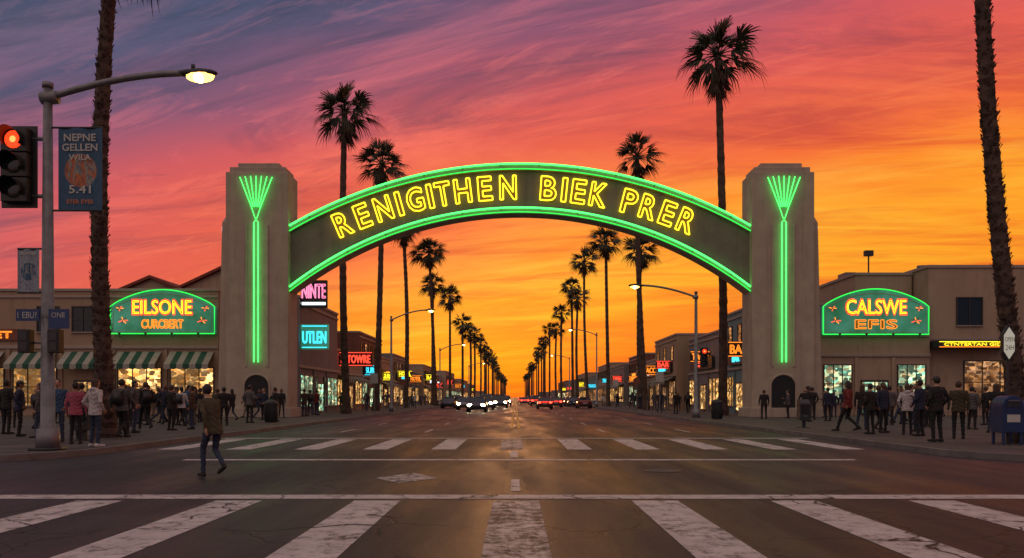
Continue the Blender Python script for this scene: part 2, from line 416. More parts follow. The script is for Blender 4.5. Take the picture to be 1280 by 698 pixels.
def building(name,F,W,D,H,wall,shop=shop_w,bays=3,upper=False,sign=None,signmat=None,aw=False,shopz=(.6,3.0),awz=(2.75,3.5),trz=3.55):
    ox,oy=F[0],F[1]
    e=empty(name,(ox+F[2]*W/2,oy+F[3]*W/2,0))
    parts={k:MB() for k in('walls','roof','windows','window_frames','door','trim','awning','sign')}
    w=parts['walls']; w.fbox(F,0,W,-D,0,.0,H,wall)
    rf=parts['roof']; rf.fbox(F,-.06,W+.06,-D-.06,.10,H,H+.18,trimm)
    rf.fbox(F,.3,W-.3,-D+.3,-.3,H+.18,H+.22,dark_m)
    for k in range(2):
        u=U(.15,.75)*W; n_=-U(.3,.7)*D; rf.fbox(F,u,u+U(.8,1.6),n_-1.2,n_,H+.22,H+U(.7,1.2),metal)
    bw=W/bays
    for i in range(bays):
        a=i*bw+.35; b_=(i+1)*bw-.35
        if i==bays//2:
            dm=parts['door']; m=(a+b_)/2
            dm.fbox(F,m-.95,m+.95,0,.05,.15,2.6,framem)
            dm.fbox(F,m-.85,m-.05,.05,.07,.35,2.45,shop); dm.fbox(F,m+.05,m+.85,.05,.07,.35,2.45,shop)
            dm.fbox(F,m-.12,m-.08,.07,.13,1.0,1.5,metal)
            if m-1.15-a>.6:
                window(parts,F,a,m-1.15,shopz[0]+.15,shopz[1],shop,2,1); window(parts,F,m+1.15,b_,shopz[0]+.15,shopz[1],shop,2,1)
        else: window(parts,F,a,b_,shopz[0]+.15,shopz[1],shop,3,2)
        t=parts['trim']; t.fbox(F,i*bw-.12 if i else 0,i*bw+.12,0,.12,.15,trz-.05,wall)
        if upper:
            k=max(1,int(bw/2.2))
            for j in range(k):
                uu=i*bw+bw*(j+.5)/k; window(parts,F,uu-.5,uu+.5,H-2.4,H-1.0,random.choice([glassd,glassd,shop_d]),1,2)
    parts['trim'].fbox(F,0,W,0,.14,trz,trz+.2,trimm); parts['trim'].fbox(F,0,W,0,.10,H-.45,H-.3,trimm)
    if aw:
        for i in range(bays): awning(parts['awning'],F,i*bw+.3,(i+1)*bw-.3,awz[0],awz[1])
    if sign:
        parts['sign'].fbox(F,W*.15,W*.85,.14,.3,3.95,5.0,metald)
        neon_text(parts['sign'],sign,FM(F,W*.5,.31,4.48),.62,min(W*.6,len(sign)*.62),signmat,.035,None)
    for k,mb in parts.items():
        if mb.v: mb.obj(k,e,bevel=.015 if k in('trim','roof') else 0)
    return e,parts
def curved_sign(e,F,u0,u1,z0,zs,zt,t1,t2):
    mb=MB(); W=u1-u0; prof=[]
    n=24
    for i in range(n+1):
        t=i/n; u=u0+W*t; prof.append((u,zs+(zt-zs)*math.sin(math.pi*t)**.8))
    ring=[(u0,z0)]+prof+[(u1,z0)]
    ox,oy,ux,uy,nx,ny=F
    P=lambda u,nn,z:(ox+ux*u+nx*nn,oy+uy*u+ny*nn,z)
    mb.loft([[P(u,.12,z) for u,z in ring],[P(u,.42,z) for u,z in ring]],signgreen)
    mid=((u0+u1)/2,(z0+zs)/2)
    outer=ring+[ring[0]]
    mb.tube([P(u,.46,z) for u,z in outer],.035,6,neong2)
    inn=[(mid[0]+(u-mid[0])*.95,mid[1]+(z-mid[1])*.86) for u,z in outer]
    mb.tube([P(u,.45,z) for u,z in inn],.022,6,trimm)
    neon_text(mb,t1,FM(F,mid[0],.46,z0+(zt-z0)*.60),(zt-z0)*.36,W*.58,neonr,.03,neony_fill,.02)
    neon_text(mb,t1,FM(F,mid[0],.50,z0+(zt-z0)*.60),(zt-z0)*.30,W*.56,neony,.020,None,-.01)
    neon_text(mb,t2,FM(F,mid[0],.46,z0+(zt-z0)*.22),(zt-z0)*.20,W*.40,neono,.022,neony_fill,.01)
    for s in(-1,1):
        for q in range(2):
            for k in range(7):
                a=k*2*math.pi/7+q; cu_=mid[0]+s*W*(.38+.03*q); cz=z0+(zt-z0)*(.30+.27*q); k2=.75 if q else 1
                mb.tube([P(cu_+.06*math.cos(a),.46,cz+.06*math.sin(a)),P(cu_+.34*k2*math.cos(a),.46,cz+.24*k2*math.sin(a))],.028,5,[neonr,redw,neono,trimm][k%4])
    mb.obj('sign',e)
    lm=MB()
    for k in range(4):
        u=u0+W*(k+.5)/4
        lm.tube([P(u,.42,z0-.1),P(u,1.0,z0-.25),P(u,1.05,z0-.05)],.025,6,metald); lm.ell(P(u,1.05,z0-.02),(.1,.1,.06),metald)
    lm.obj('sign_lamps',e)

F=(-42.0,55.0,1,0,0,-1)
e,_=building('stucco_shop_building',F,21.6,16,8.7,beige,shop_w,6,aw=True,shopz=(.7,3.4),awz=(3.35,4.55),trz=4.75)
curved_sign(e,F,14.4,21.5,5.75,7.6,8.75,'EILSONE','CURCBERT')
mb=MB()
window({'window_frames':mb,'windows':mb},F,9.2,10.6,5.9,7.6,glassd,2,2); window({'window_frames':mb,'windows':mb},F,11.6,13.0,5.9,7.6,glassd,2,2)
mb.fbox(F,2.5,8.3,0,.15,5.3,6.1,redw); neon_text(mb,'MARKET',FM(F,5.4,.16,5.7),.45,4.2,neono,.025)
mb.obj('upper_details',e)
def gable(x0,x1,y0,y1,z0,z1):
    e=empty('tile_roof_house',((x0+x1)/2,y0,0)); w=MB(); w.box(x0,x1,y0,y1,0,z0,beige2)
    w.add([(x0,y0,z0),(x1,y0,z0),((x0+x1)/2,y0,z1)],[(0,1,2)],beige2); w.obj('walls',e)
    rr=MB(); xm=(x0+x1)/2
    for s,xe in((0,x0-.4),(1,x1+.4)):
        d=(z1-z0)/(xm-x0)*.4
        rr.loft([[(xm,y0-.4,z1+.05),(xe,y0-.4,z0-d+.05),(xe,y0-.4,z0-d+.3),(xm,y0-.4,z1+.32)],[(xm,y1,z1+.05),(xe,y1,z0-d+.05),(xe,y1,z0-d+.3),(xm,y1,z1+.32)]],tile)
    rr.obj('roof',e)
    ww=MB(); ww.box(xm-.5,xm+.5,y0-.04,y0,z0-1.2,z0-.2,glassd); ww.obj('window',e)
gable(-37.2,-29.2,73,82,10.5,12.2); gable(-31.5,-22.5,74.5,84,11.3,13.4)
def LW(x,y): return (x,y,0,1,1,0)
def RW(x,y1): return (x,y1,0,-1,-1,0)
e,_=building('theater_building',LW(-15.6,57.6),12.6,4.2,8.6,grayw,shop_c,3)
mb=MB(); Fs=(-15.55,58.0,1,0,0,-1)
mb.fbox(Fs,0,1.9,-.25,0,7.9,9.9,metald); neon_text(mb,'NINTE',FM(Fs,.95,.02,9.1),1.0,1.7,neonp,.028); mb.fbox(Fs,.1,1.8,.0,.05,8.1,8.3,neonw)
mb.fbox(Fs,0,2.0,-.25,0,4.9,6.7,signgreen); neon_text(mb,'UTLEN',FM(Fs,1.0,.02,5.75),.85,1.7,neonc,.03); mb.fbox(Fs,.1,1.9,.0,.05,5.0,5.06,neonc); mb.fbox(Fs,.1,1.9,.0,.05,6.54,6.6,neonc)
mb.obj('blade_signs',e)
e,_=building('corner_restaurant_building',LW(-15.9,71.0),12,12,5.6,beige,shop_w,3,sign=None,aw=True)
mb=MB(); Fs=(-15.85,72,1,0,0,-1); mb.fbox(Fs,0,3.0,-.3,0,4.2,5.5,metald); neon_text(mb,'ICTOWRE',FM(Fs,1.5,.02,4.85),.7,2.6,neonr,.03)
mb.fbox(Fs,0.05,2.95,0,.04,4.25,4.31,neonr); mb.fbox(Fs,0.05,2.95,0,.04,5.4,5.46,neonr); mb.obj('blade_sign',e)
bl=[(84,14,8.2,redw),(99,12,6.4,beige2),(112,16,7.4,grayw),(129,14,5.6,teal),(144,20,7.2,beige),(165,22,6.2,redw),(188,26,7.5,beige2),(216,30,6,grayw),(248,40,7,beige),(290,50,6.2,redw)]
names=['brick_shop_building','stucco_market_building','gray_commercial_building','teal_diner_building','stucco_store_building','brick_store_building','tan_office_building','gray_store_building','stucco_motel_building','brick_warehouse_building']
tx=['OTEL','CAFE','RINGS','DINER','SHOES','BOOKS',None,None,None,None]
def blade(e,x,y,z,t,mt,w=1.5,h=.8,s=1):
    mb=MB(); Fq=(x if s>0 else x-w,y,1,0,0,-1); mb.fbox(Fq,0,w,-.2,0,z,z+h,metald); neon_text(mb,t,FM(Fq,w/2,.02,z+h/2),h*.55,w*.8,mt,.025)
    mb.fbox(Fq,.04,w-.04,0,.03,z+.04,z+.09,mt); mb.fbox(Fq,.04,w-.04,0,.03,z+h-.09,z+h-.04,mt); mb.obj('blade_sign',e)
for i,(y,w,h,m) in enumerate(bl):
    x=-16.2-U(0,1.2); sm_=random.choice([neonr,neono,neonc,neonw])
    e,_=building(names[i],LW(x,y),w,12,h,m,random.choice([shop_w,shop_w,shop_c]),3,upper=h>7,sign=tx[i],signmat=sm_,aw=i%3==1)
    blade(e,x+.1,y+U(1,4),U(3.4,4.6),random.choice(['BAR','EAT','HOTEL','SURF']),random.choice([neonr,neono,neonc,neony]),U(1.2,2.2),U(.7,1.2))
F=(20.9,55.0,1,0,0,-1)
e,_=building('cafe_building',F,7.6,14,6.0,beige2,shop_c,3,shopz=(.9,3.6),trz=4.2)
curved_sign(e,F,.1,7.3,5.7,7.6,8.8,'CALSWE','EFIS')
F=(28.7,55.6,1,0,0,-1)
e=empty('two_storey_stucco_building',(35,56,0)); P_={k:MB() for k in('windows','window_frames')}
w=MB(); w.fbox(F,0,16,-16,0,0,10.4,beige2); w.fbox(F,-.1,16.1,-16.1,.1,10.4,10.6,trimm); w.fbox(F,.0,16,0,.08,5.4,5.55,trimm)
w.fbox(F,-4.2,-.15,-16,-2.0,0,10.2,beige2); w.fbox(F,-4.3,-.15,-16.1,-1.9,10.2,10.38,trimm)
w.obj('walls',e)
window(P_,F,2.0,3.7,6.4,8.3,glassd,2,1); window(P_,F,7.2,9.0,6.4,8.3,glassd,2,1)
window(P_,F,2.5,6.2,1.0,3.9,shop_d,3,2); window(P_,F,7.0,11,1.0,3.9,shop_d,3,2)
for k,m_ in P_.items(): m_.obj(k,e)
mb=MB(); mb.fbox(F,-.1,5.0,0,1.5,4.75,5.25,metald); mb.fbox(F,-.02,4.92,1.5,1.54,5.15,5.19,neony); mb.fbox(F,-.02,4.92,1.5,1.54,4.80,4.84,neono)
neon_text(mb,'CTNTERTAN GIDO',FM(F,2.45,1.53,5.0),.2,4.3,neony,.010); mb.obj('marquee',e)
mb=MB()
for u in(5.2,5.5): mb.fbox(F,u,u+.12,.1,.2,.2,9.8,metald)
mb.fbox(F,12,13,0,.5,6,6.8,metal); mb.obj('downpipes_and_ac',e)
mb=MB(); mb.tube([(26.5,60,10.2),(26.5,60,12.2)],.06,8,metald); mb.box(26.2,26.8,59.8,60.2,12.0,12.4,metald)
mb.tube([(31.5,62,10.6),(31.5,62,11.6)],.35,14,metal); mb.box(25.6,26.4,62,63.5,10.4,11.1,metal); mb.obj('roof_equipment',e)
br_=[(57.5,8.0,8.0,teal),(66.5,12,6.9,grayw),(79.5,12,7.6,beige),(92.5,14,5.9,beige2),(107,14,7.2,redw),(122,18,6.4,grayw),(141,22,7.4,beige),(164,26,6.0,teal),(191,30,7.2,beige2),(222,40,6.2,grayw),(263,50,6.8,redw)]
names=['teal_store_building','gray_cafe_building','stucco_bar_building','tan_market_building','brick_diner_building','gray_office_building','stucco_hotel_building','teal_garage_building','tan_store_building','gray_warehouse_building','brick_motel_building']
tx=['BAR','COFE','LITERS','SURF','TACOS','INN',None,None,None,None,None]
for i,(y,w,h,m) in enumerate(br_):
    x=16.0+U(0,1.3)
    e,_=building(names[i],RW(x,y+w),w,12,h,m,random.choice([shop_w,shop_w,shop_c,shop_d]),3,upper=h>7.1,sign=tx[i],signmat=[neonc,neonr,neonc,neonw,neono,neonr][i%6],aw=i%3==2)
    blade(e,x-.1,y+U(1,4),U(3.4,4.6),random.choice(['BAR','EAT','OPEN','TACO']),random.choice([neonr,neono,neonc,neony]),U(1.2,2.2),U(.7,1.2),-1)

# ------------------------------------------------------------ palms
def crown_mesh(seed,nf,nleaf):
    R=random.Random(seed); mb=MB(); up_=Vector((0,0,1))
    for i in range(nf):
        t=(i+.5)/nf; az=i*2.39996+R.uniform(-.35,.35); el=math.radians(84-122*t**.9+R.uniform(-12,12))
        d=Vector((math.cos(el)*math.cos(az),math.cos(el)*math.sin(az),math.sin(el)))
        Lp=R.uniform(.6,1.25); dd=(d+Vector((0,0,-.2))).normalized()
        p1=d*Lp*.5; p2=p1+dd*Lp*.5
        s_=d.cross(up_)
        if s_.length<.05: s_=Vector((1,0,0))
        s_.normalize(); s_=Matrix.Rotation(R.uniform(-1.1,1.1),3,dd)@s_
        mb.tube([Vector((0,0,0)),p1,p2],[.045,.03,.022],3,frond,False)
        half=nleaf//2; LL=R.uniform(1.1,1.55)
        for k in range(-half,half+1):
            a=k/half*.98+R.uniform(-.06,.06); L_=LL*R.uniform(.85,1.12)*(1-.40*(abs(a)/.98)**1.5)
            dr=dd*math.cos(a)+s_*math.sin(a); w_=(-dd*math.sin(a)+s_*math.cos(a))
            ww=.98/half*.40*LL
            m1=p2+dr*L_*.42+Vector((0,0,-.03)); m3=p2+dr*L_*.75+Vector((0,0,-.10*L_)); tip=p2+dr*L_*.95+Vector((0,0,-R.uniform(.15,.55)*L_))
            mb.add([p2-w_*.02,p2+w_*.02,m1+w_*ww*.5,m1-w_*ww*.5,m3+w_*ww*.3,m3-w_*ww*.3,tip],[(0,1,2,3),(3,2,4,5),(5,4,6)],frond)
    for i in range(int(nf*.8)):
        az=R.uniform(0,6.28); el=math.radians(R.uniform(-82,-45)); z0=-R.uniform(.0,.9)
        d=Vector((math.cos(el)*math.cos(az),math.cos(el)*math.sin(az),math.sin(el))); s_=d.cross(up_).normalized()
        p0=Vector((0,0,z0)); p2=p0+d*R.uniform(.4,.8)
        for k in range(-3,4):
            a=k*.18; dr=d*math.cos(a)+s_*math.sin(a)+Vector((0,0,-.25)); w_=s_*.06; L_=R.uniform(.5,.95)
            mb.add([p0,p2+w_,p2-w_,p2+dr*L_],[(0,1,2),(2,1,3)],deadf)
    return mb.mesh('palm_crown')
crowns=[crown_mesh(k,36+k*2,12) for k in range(4)]
crowns_lo=[crown_mesh(20+k,28,8) for k in range(2)]
def trunk(mb,base,top,r0,r1,rings,n=12,rough=.04,close=False):
    R=random.Random(int(abs(base[0]*100+base[1]*10))); b0=Vector(base); t0=Vector(top)
    bend=Vector((R.uniform(-.35,.35),R.uniform(-.3,.3),0))
    vs=[];fs=[]
    for i in range(rings+1):
        t=i/rings; p=b0.lerp(t0,t)+bend*math.sin(math.pi*t)
        r_=r0+(r1-r0)*t**.7
        if t<.05: r_*=1+ (0.05-t)*7
        saw=(1+rough*(1 if i%2 else -1))
        for k in range(n):
            a=2*math.pi*k/n+(.26 if i%2 else 0); rr=r_*saw*(1+R.uniform(-rough,rough)*1.2)
            vs.append(p+Vector((math.cos(a)*rr,math.sin(a)*rr,0)))
    for i in range(rings):
        for k in range(n):
            k2=(k+1)%n; fs.append((i*n+k,i*n+k2,(i+1)*n+k2,(i+1)*n+k))
    mb.add(vs,fs,bark)
    if close:
        for i in range(int((t0-b0).length*60)):
            t=R.random(); p=b0.lerp(t0,t)+bend*math.sin(math.pi*t); r_=r0+(r1-r0)*t**.7; a=R.uniform(0,6.28)
            d=Vector((math.cos(a),math.sin(a),0)); s_=Vector((-d.y,d.x,0)); q=p+d*r_*.97
            w=R.uniform(.03,.07); h=R.uniform(.05,.14)
            mb.add([q-s_*w,q+s_*w,q+s_*w*.6+d*R.uniform(.03,.09)+Vector((0,0,h)),q-s_*w*.6+d*.06+Vector((0,0,h))],[(0,1,2,3)],bark)
def palm(x,y,H,rc,lean=(0,0),r0=.3,r1=.2,lo=False,close=False):
    e=empty('palm_tree',(x,y,0)); t=MB()
    trunk(t,(x,y,.1),(x+lean[0],y+lean[1],H),r0,r1,90 if close else (60 if not lo else 14),14 if close else 9,.05,close)
    t.obj('trunk',e)
    c=bpy.data.objects.new('crown',random.choice(crowns_lo if lo else crowns)); sc.collection.objects.link(c)
    c.parent=e; c.location=(lean[0],lean[1],H); s=rc/2.2; c.scale=(s*U(.95,1.1),s*U(.95,1.1),s*U(.88,1.02)); c.rotation_euler=(U(-.12,.12),U(-.12,.12),U(0,6.28))
palm(-12.75,25,15.9,2.1,(.22,0),.29,.19,close=True)
palm(13.95,22,15.5,2.1,(-1.25,0),.26,.17,close=True)
palm(-12.85,61,23.2,2.9,(-.15,0),.32,.22); palm(-13.1,75,23.2,2.6,(.6,0),.32,.22)
palm(-13.0,95,21.5,2.5,(-.3,0),.3,.2); palm(-11.8,119,23,3.1,(-1.0,0),.3,.2); palm(-13.5,131,20,2.5,(0,0),.3,.2)
palm(-12.9,158,21.2,3.0,(0,0),.3,.2); palm(-13.0,197,19.8,3.2,(0,0),.34,.26,True)
palm(14.4,55.5,25.1,3.2,(-.35,0),.33,.23); palm(13.1,80,25.4,2.9,(-.9,0),.32,.22); palm(13.8,88,17.5,2.4,(0,0),.3,.2)
palm(13.2,113,23.3,3.0,(-.4,0),.3,.2); palm(13.2,145,26.0,3.1,(-.7,0),.3,.2); palm(13.4,186,26.8,3.3,(-.3,0),.34,.26,True)
palm(13.0,166,22,3.0,(0,0),.32,.22,True)
for y,hl,hr in((225,20,26),(255,22,24),(290,21,27),(330,20,25)):
    palm(-12.9+U(-.5,.5),y,hl+U(-1,1),3.4,r0=.38,r1=.3,lo=True); palm(13.1+U(-.5,.5),y+8,hr+U(-1,1),3.4,r0=.38,r1=.3,lo=True)
dm=MB(); cm=crowns_lo[0]; cv=[v.co.copy() for v in cm.vertices]; cf=[tuple(p.vertices) for p in cm.polygons]
for y in list(range(365,1100,34)):
    for s in(-1,1):
        x=s*(13+U(-.7,.7)); H=(21 if s<0 else 25)+U(-3,3); yy=y+U(-8,8)
        dm.tube([(x,yy,0),(x,yy,H)],[.42,.32],5,bark); k=1.5+U(-.1,.2); a=U(0,6.28)
        Rz=Matrix.Rotation(a,3,'Z'); dm.add([(Rz@v)*k+Vector((x,yy,H)) for v in cv],cf,frond)
dm.obj('distant_palm_trees')
db=MB()
for i in range(60):
    s=random.choice((-1,1)); x=s*U(17,150); y=U(330,1200); w=U(8,25); h=U(4,8.5); db.box(x if s>0 else x-w,x+w if s>0 else x,y,y+U(10,30),0,h,random.choice([grayw,beige,redw]))
db.obj('distant_buildings')

# ------------------------------------------------------------ street lamps, signals
def lamp(x,y,H,dx,rise,r=.11,zb=.15,big=1.0):
    e=empty('street_lamp',(x,y,0)); m=MB()
    m.tube([(x,y,zb),(x,y,zb+.5),(x,y,zb+.52),(x,y,H)],[r*1.9,r*1.8,r*1.15,r*.7],14,metal); m.tube([(x,y,zb),(x,y,zb+.06)],r*3,4,metald)
    m.tube([(x,y,H),(x,y,H+.12)],r*.9,12,metal)
    m.obj('pole',e,True)
    a=MB(); pts=[]
    for i in range(15):
        t=i/14; pts.append((x+dx*t,y,H-.25+rise*math.sin(t*math.pi/2)**.9))
    a.tube(pts,r*.55,10,metal); a.tube([(x-math.copysign(r,dx),y,H-.25),(x+math.copysign(r*1.6,dx),y,H-.22)],r*1.1,10,metal)
    a.obj('arm',e,True)
    h=MB(); s=math.copysign(1,dx); hx=x+dx; hz=pts[-1][2]
    h.loft([[(hx+s*u,y+math.cos(q)*w,hz+math.sin(q)*hh) for q in [2*math.pi*k/10 for k in range(10)]] for u,w,hh in((-.25,.05,.05),(0,.13,.09),(.3,.17,.11),(.6,.13,.08),(.72,.04,.03))],metald)
    h.tube([(hx+s*.15,y,hz+.08),(hx+s*.15,y,hz+.2)],.05,8,metald)
    h.obj('head',e,True)
    l=MB(); l.ell((hx+s*.32,y,hz-.07),(.30*big,.16,.13*big),bulb); l.ell((hx+s*.32,y-.02,hz-.11),(.15*big,.16,.10*big),bulb_hot); l.obj('lens',e,True)
    return e
lamp(-11.1,19,8.75,3.3,.6,r=.14,big=1.15)
lamp(-11.0,71,8.5,3.2,.9); lamp(11.3,50,7.9,-3.5,.75,r=.12); lamp(11.2,110,10.2,-3.3,.8); lamp(-11.1,118,8.6,3.2,.9); lamp(11.2,165,9.6,-3.3,.8); lamp(-11,190,9,3.2,.8)
def signal(x,y,zc,w,hgt,px,lit=0,name='traffic_light',post=False):
    e=empty(name,(x,y,0)); m=MB(); d=w*.55
    m.box(x-w*.5,x+w*.5,y-.01,y+.015,zc-hgt/2,zc+hgt/2,black)
    hw=w*.36; sh=hgt*.9/3
    for k in range(3):
        zz=zc+sh*(1-k); m.box(x-hw,x+hw,y-d*.5,y-.012,zz-sh*.48,zz+sh*.48,black)
    m.obj('housing',e,bevel=.02)
    v=MB(); l=MB()
    for k in range(3):
        zz=zc+sh*(1-k); r_=sh*.36; yf=y-d*.5
        vs=[];fs=[];n=16
        for i in range(n+1):
            a=math.radians(-35+250*i/n); ln=d*.75
            vs+= [(x+r_*1.12*math.cos(a),yf,zz+r_*1.12*math.sin(a)),(x+r_*1.12*math.cos(a),yf-ln*(.45+.55*max(0,math.sin(a))),zz+r_*1.12*math.sin(a))]
        for i in range(n): fs.append((2*i,2*i+1,2*i+3,2*i+2))
        v.add(vs,fs,black)
        l.ell((x,yf-.005,zz),(r_,.03,r_),redlens if k==lit else glassd,16,8)
        if k==lit: l.ell((x,yf-.012,zz),(r_*.45,.035,r_*.45),redlens_hot,14,8)
    v.obj('visors',e); l.obj('lenses',e,True)
    b_=MB(); b_.tube([(x,y+.02,zc+hgt*.35),(px,y+.05,zc+hgt*.35)],.05,8,metal); b_.tube([(x,y+.02,zc-hgt*.35),(px,y+.05,zc-hgt*.35)],.05,8,metal); b_.obj('bracket',e)
signal(-11.77,19,6.87,.86,1.95,-11.1)
signal(11.8,50.0,3.9,.5,1.25,11.35)
for x in(-11.55,-10.85):
    e=empty('pedestrian_signal',(x,19,0)); m=MB(); m.box(x-.14,x+.14,18.78,19.0,2.45,3.0,black); m.tube([(x,19.03,2.7),(-11.1,19.03,2.7)],.03,6,metal); m.obj('housing',e,bevel=.02)
    m=MB(); m.box(x-.09,x+.09,18.765,18.78,2.74,2.94,glassd); m.box(x-.09,x+.09,18.765,18.78,2.5,2.7,glassd); m.obj('lenses',e)
def bannermat(name,bg,fg,fg2):
    m,nt,b=newmat(name); tc=N(nt,'ShaderNodeTexCoord').outputs['Generated']
    sp=N(nt,'ShaderNodeSeparateXYZ'); nt.links.new(tc,sp.inputs[0])
    dx=mathn(nt,'SUBTRACT',sp.outputs[0],.5); dz=mathn(nt,'MULTIPLY',mathn(nt,'SUBTRACT',sp.outputs[2],.48),1.8)
    d=mathn(nt,'SQRT',mathn(nt,'ADD',mathn(nt,'MULTIPLY',dx,dx),mathn(nt,'MULTIPLY',dz,dz)))
    disc=mrange(nt,d,.36,.37,1,0); n1=noise(nt,tc,5,3)
    c=mixc(nt,disc,bg,fg); c=mixc(nt,mathn(nt,'MULTIPLY',disc,mrange(nt,n1,.5,.53)),c,fg2)
    c=mixc(nt,mrange(nt,noise(nt,mapping(nt,tc,(1,1,2)),9,4),.5,.56,0,.5),c,(.03,.08,.14))
    nt.links.new(c,b.inputs['Base Color']); b.inputs['Roughness'].default_value=.8; return m
ban1=bannermat('banner_art',(.05,.12,.20),(.50,.16,.06),(.30,.30,.26)); ban2=bannermat('banner_art_small',(.30,.33,.37),(.05,.12,.2),(.3,.3,.3))
lett=Mt('banner_lettering',(.5,.5,.45),.8,.1,3,0); lett2=Mt('banner_lettering_orange',(.6,.2,.07),.8,.1,3,0)
def banner(x0,x1,z0,z1,y,mt,texts,px):
    e=empty('street_banner',((x0+x1)/2,y,0)); m=MB(); n=10; rings=[]
    for i in range(n+1):
        x=x0+(x1-x0)*i/n; yy=y+.02*math.sin(i*1.1); rings.append([(x,yy,z0),(x,yy,z1),(x,yy+.012,z1),(x,yy+.012,z0)])
    m.loft(rings,mt); m.obj('cloth',e)
    m=MB()
    for z in(z0-.01,z1+.01): m.tube([(px,y+.01,z),(x1 if x1>px else x0,y+.01,z)],.025,8,metald)
    m.obj('rods',e)
    m=MB(); F_=(x0,y-.03,1,0,0,-1); W=x1-x0; H=z1-z0
    for t,zf,hf,wf,mm in texts: neon_text(m,t,FM(F_,W/2,0,z0+H*zf),H*hf,W*wf,None,.01,mm,.02)
    m.obj('lettering',e)
banner(-10.85,-9.8,5.85,7.8,19,ban1,[('NEPNE',.88,.09,.72,lett),('GELLEN',.76,.09,.8,lett),('WILA',.64,.07,.5,lett),('5.41',.25,.10,.5,lett),('STER EYES',.1,.05,.6,lett2)],-11.1)
banner(-11.82,-11.3,3.9,4.92,19,ban2,[('UCATER',.9,.07,.8,lett)],-11.1)
e=empty('street_name_sign',(-11.1,18.9,0)); m=MB(); sgn=Mt('sign_blue',(.02,.05,.15),.5,.1,3,0); m.box(-11.75,-11.2,18.82,18.85,3.2,3.48,sgn); m.box(-10.98,-10.5,18.82,18.85,3.02,3.48,sgn); m.box(-11.75,-10.5,18.86,18.9,3.3,3.36,metal); m.obj('plates',e)
m=MB(); F_=(-11.75,18.815,1,0,0,-1); neon_text(m,'1 EBU?',FM(F_,.27,0,3.34),.15,.45,None,.01,lett); neon_text(m,'ONE',FM(F_,1.0,0,3.34),.12,.32,None,.01,lett); m.obj('lettering',e)
e=empty('hexagonal_shop_sign',(13.35,21.4,0)); m=MB(); pts=[(math.cos(a)*.19,math.sin(a)*.26) for a in [math.pi/6+math.pi/3*k for k in range(6)]]
cx,cz=13.2,2.85
m.loft([[(cx+x*1.0,21.5,cz+z*1.9) for x,z in pts],[(cx+x,21.38,cz+z*1.9) for x,z in pts]],metald); m.loft([[(cx+x*.85,21.378,cz+z*1.65) for x,z in pts],[(cx+x*.84,21.36,cz+z*1.6) for x,z in pts]],Em('sign_face',(.85,.75,.6),.45,False)); m.obj('panel',e)
m=MB(); m.tube([(cx,21.45,.15),(cx,21.45,cz-.4)],.035,8,metald); m.obj('post',e)
m=MB(); neon_text(m,'OPEN',FM((cx,21.35,1,0,0,-1),0,0,cz+.1),.12,.26,None,.01,black); neon_text(m,'24H',FM((cx,21.35,1,0,0,-1),0,0,cz-.12),.14,.22,None,.01,black); m.obj('lettering',e)
e=empty('mailbox',(13.05,21.2,0)); mbm=Mt('mailbox_blue',(.012,.035,.11),.45,.3,3,.05); m=MB(); prof=[(-.28,.35),(.28,.35),(.28,1.05)]+[(.28*math.cos(a),1.05+.28*math.sin(a)) for a in [math.pi*k/12 for k in range(1,12)]]+[(-.28,1.05)]
m.loft([[(13.05+x,20.95,z+.12) for x,z in prof],[(13.05+x,21.5,z+.12) for x,z in prof]],mbm); m.obj('body',e,bevel=.015)
m=MB()
for dx in(-.23,.23):
    for dy in(21.0,21.45): m.box(13.05+dx-.03,13.05+dx+.03,dy-.03,dy+.03,.15,.48,mbm)
m.obj('legs',e); m=MB(); m.box(12.87,13.23,20.93,20.95,1.15,1.3,metald); m.box(12.9,13.2,20.90,20.93,1.30,1.33,metal); m.box(12.88,13.22,20.935,20.948,.75,.95,lett); m.obj('slot',e)
def newsbox(x,y,mt):
    e=empty('newspaper_box',(x,y,0)); m=MB(); m.box(x-.22,x+.22,y-.2,y+.2,.45,1.15,mt); m.loft([[(x-.22,y-.2,1.15),(x+.22,y-.2,1.15),(x+.22,y+.2,1.15),(x-.22,y+.2,1.15)],[(x-.2,y-.02,1.32),(x+.2,y-.02,1.32),(x+.2,y+.2,1.32),(x-.2,y+.2,1.32)]],mt); m.obj('cabinet',e,bevel=.015)
    m=MB(); m.box(x-.06,x+.06,y-.06,y+.06,.17,.45,metald); m.box(x-.2,x+.2,y-.18,y+.18,.15,.17,metald); m.obj('pedestal',e); m=MB(); m.box(x-.16,x+.16,y-.212,y-.2,.72,1.1,glassd); m.box(x-.1,x+.1,y-.23,y-.212,.62,.65,metal); m.obj('window',e)
newsbox(13.75,21.6,mbm); newsbox(-12.5,23.2,metald); newsbox(-13.6,26,metald); newsbox(11.9,33,metald)
def bin_(x,y):
    e=empty('trash_can',(x,y,0)); m=MB(); m.tube([(x,y,.15),(x,y,.2),(x,y,1.05),(x,y,1.1)],[.26,.28,.31,.33],18,metald)
    for k in range(18):
        a=k*math.pi/9; m.tube([(x+.3*math.cos(a),y+.3*math.sin(a),.2),(x+.33*math.cos(a),y+.33*math.sin(a),1.05)],.015,4,black)
    m.obj('body',e,True); m=MB(); m.ell((x,y,1.1),(.33,.33,.2),black,16,8); m.obj('lid',e,True)
bin_(11.6,46); bin_(-12.2,40)
def meter(x,y):
    e=empty('parking_meter',(x,y,0)); m=MB(); m.tube([(x,y,.15),(x,y,1.2)],.035,8,metal); m.obj('post',e); m=MB(); m.box(x-.09,x+.09,y-.07,y+.07,1.2,1.42,metald); m.ell((x,y,1.44),(.09,.07,.1),metald); m.obj('head',e,bevel=.01)
for y in(58,66,74,82): meter(-10.9,y); meter(10.9,y)
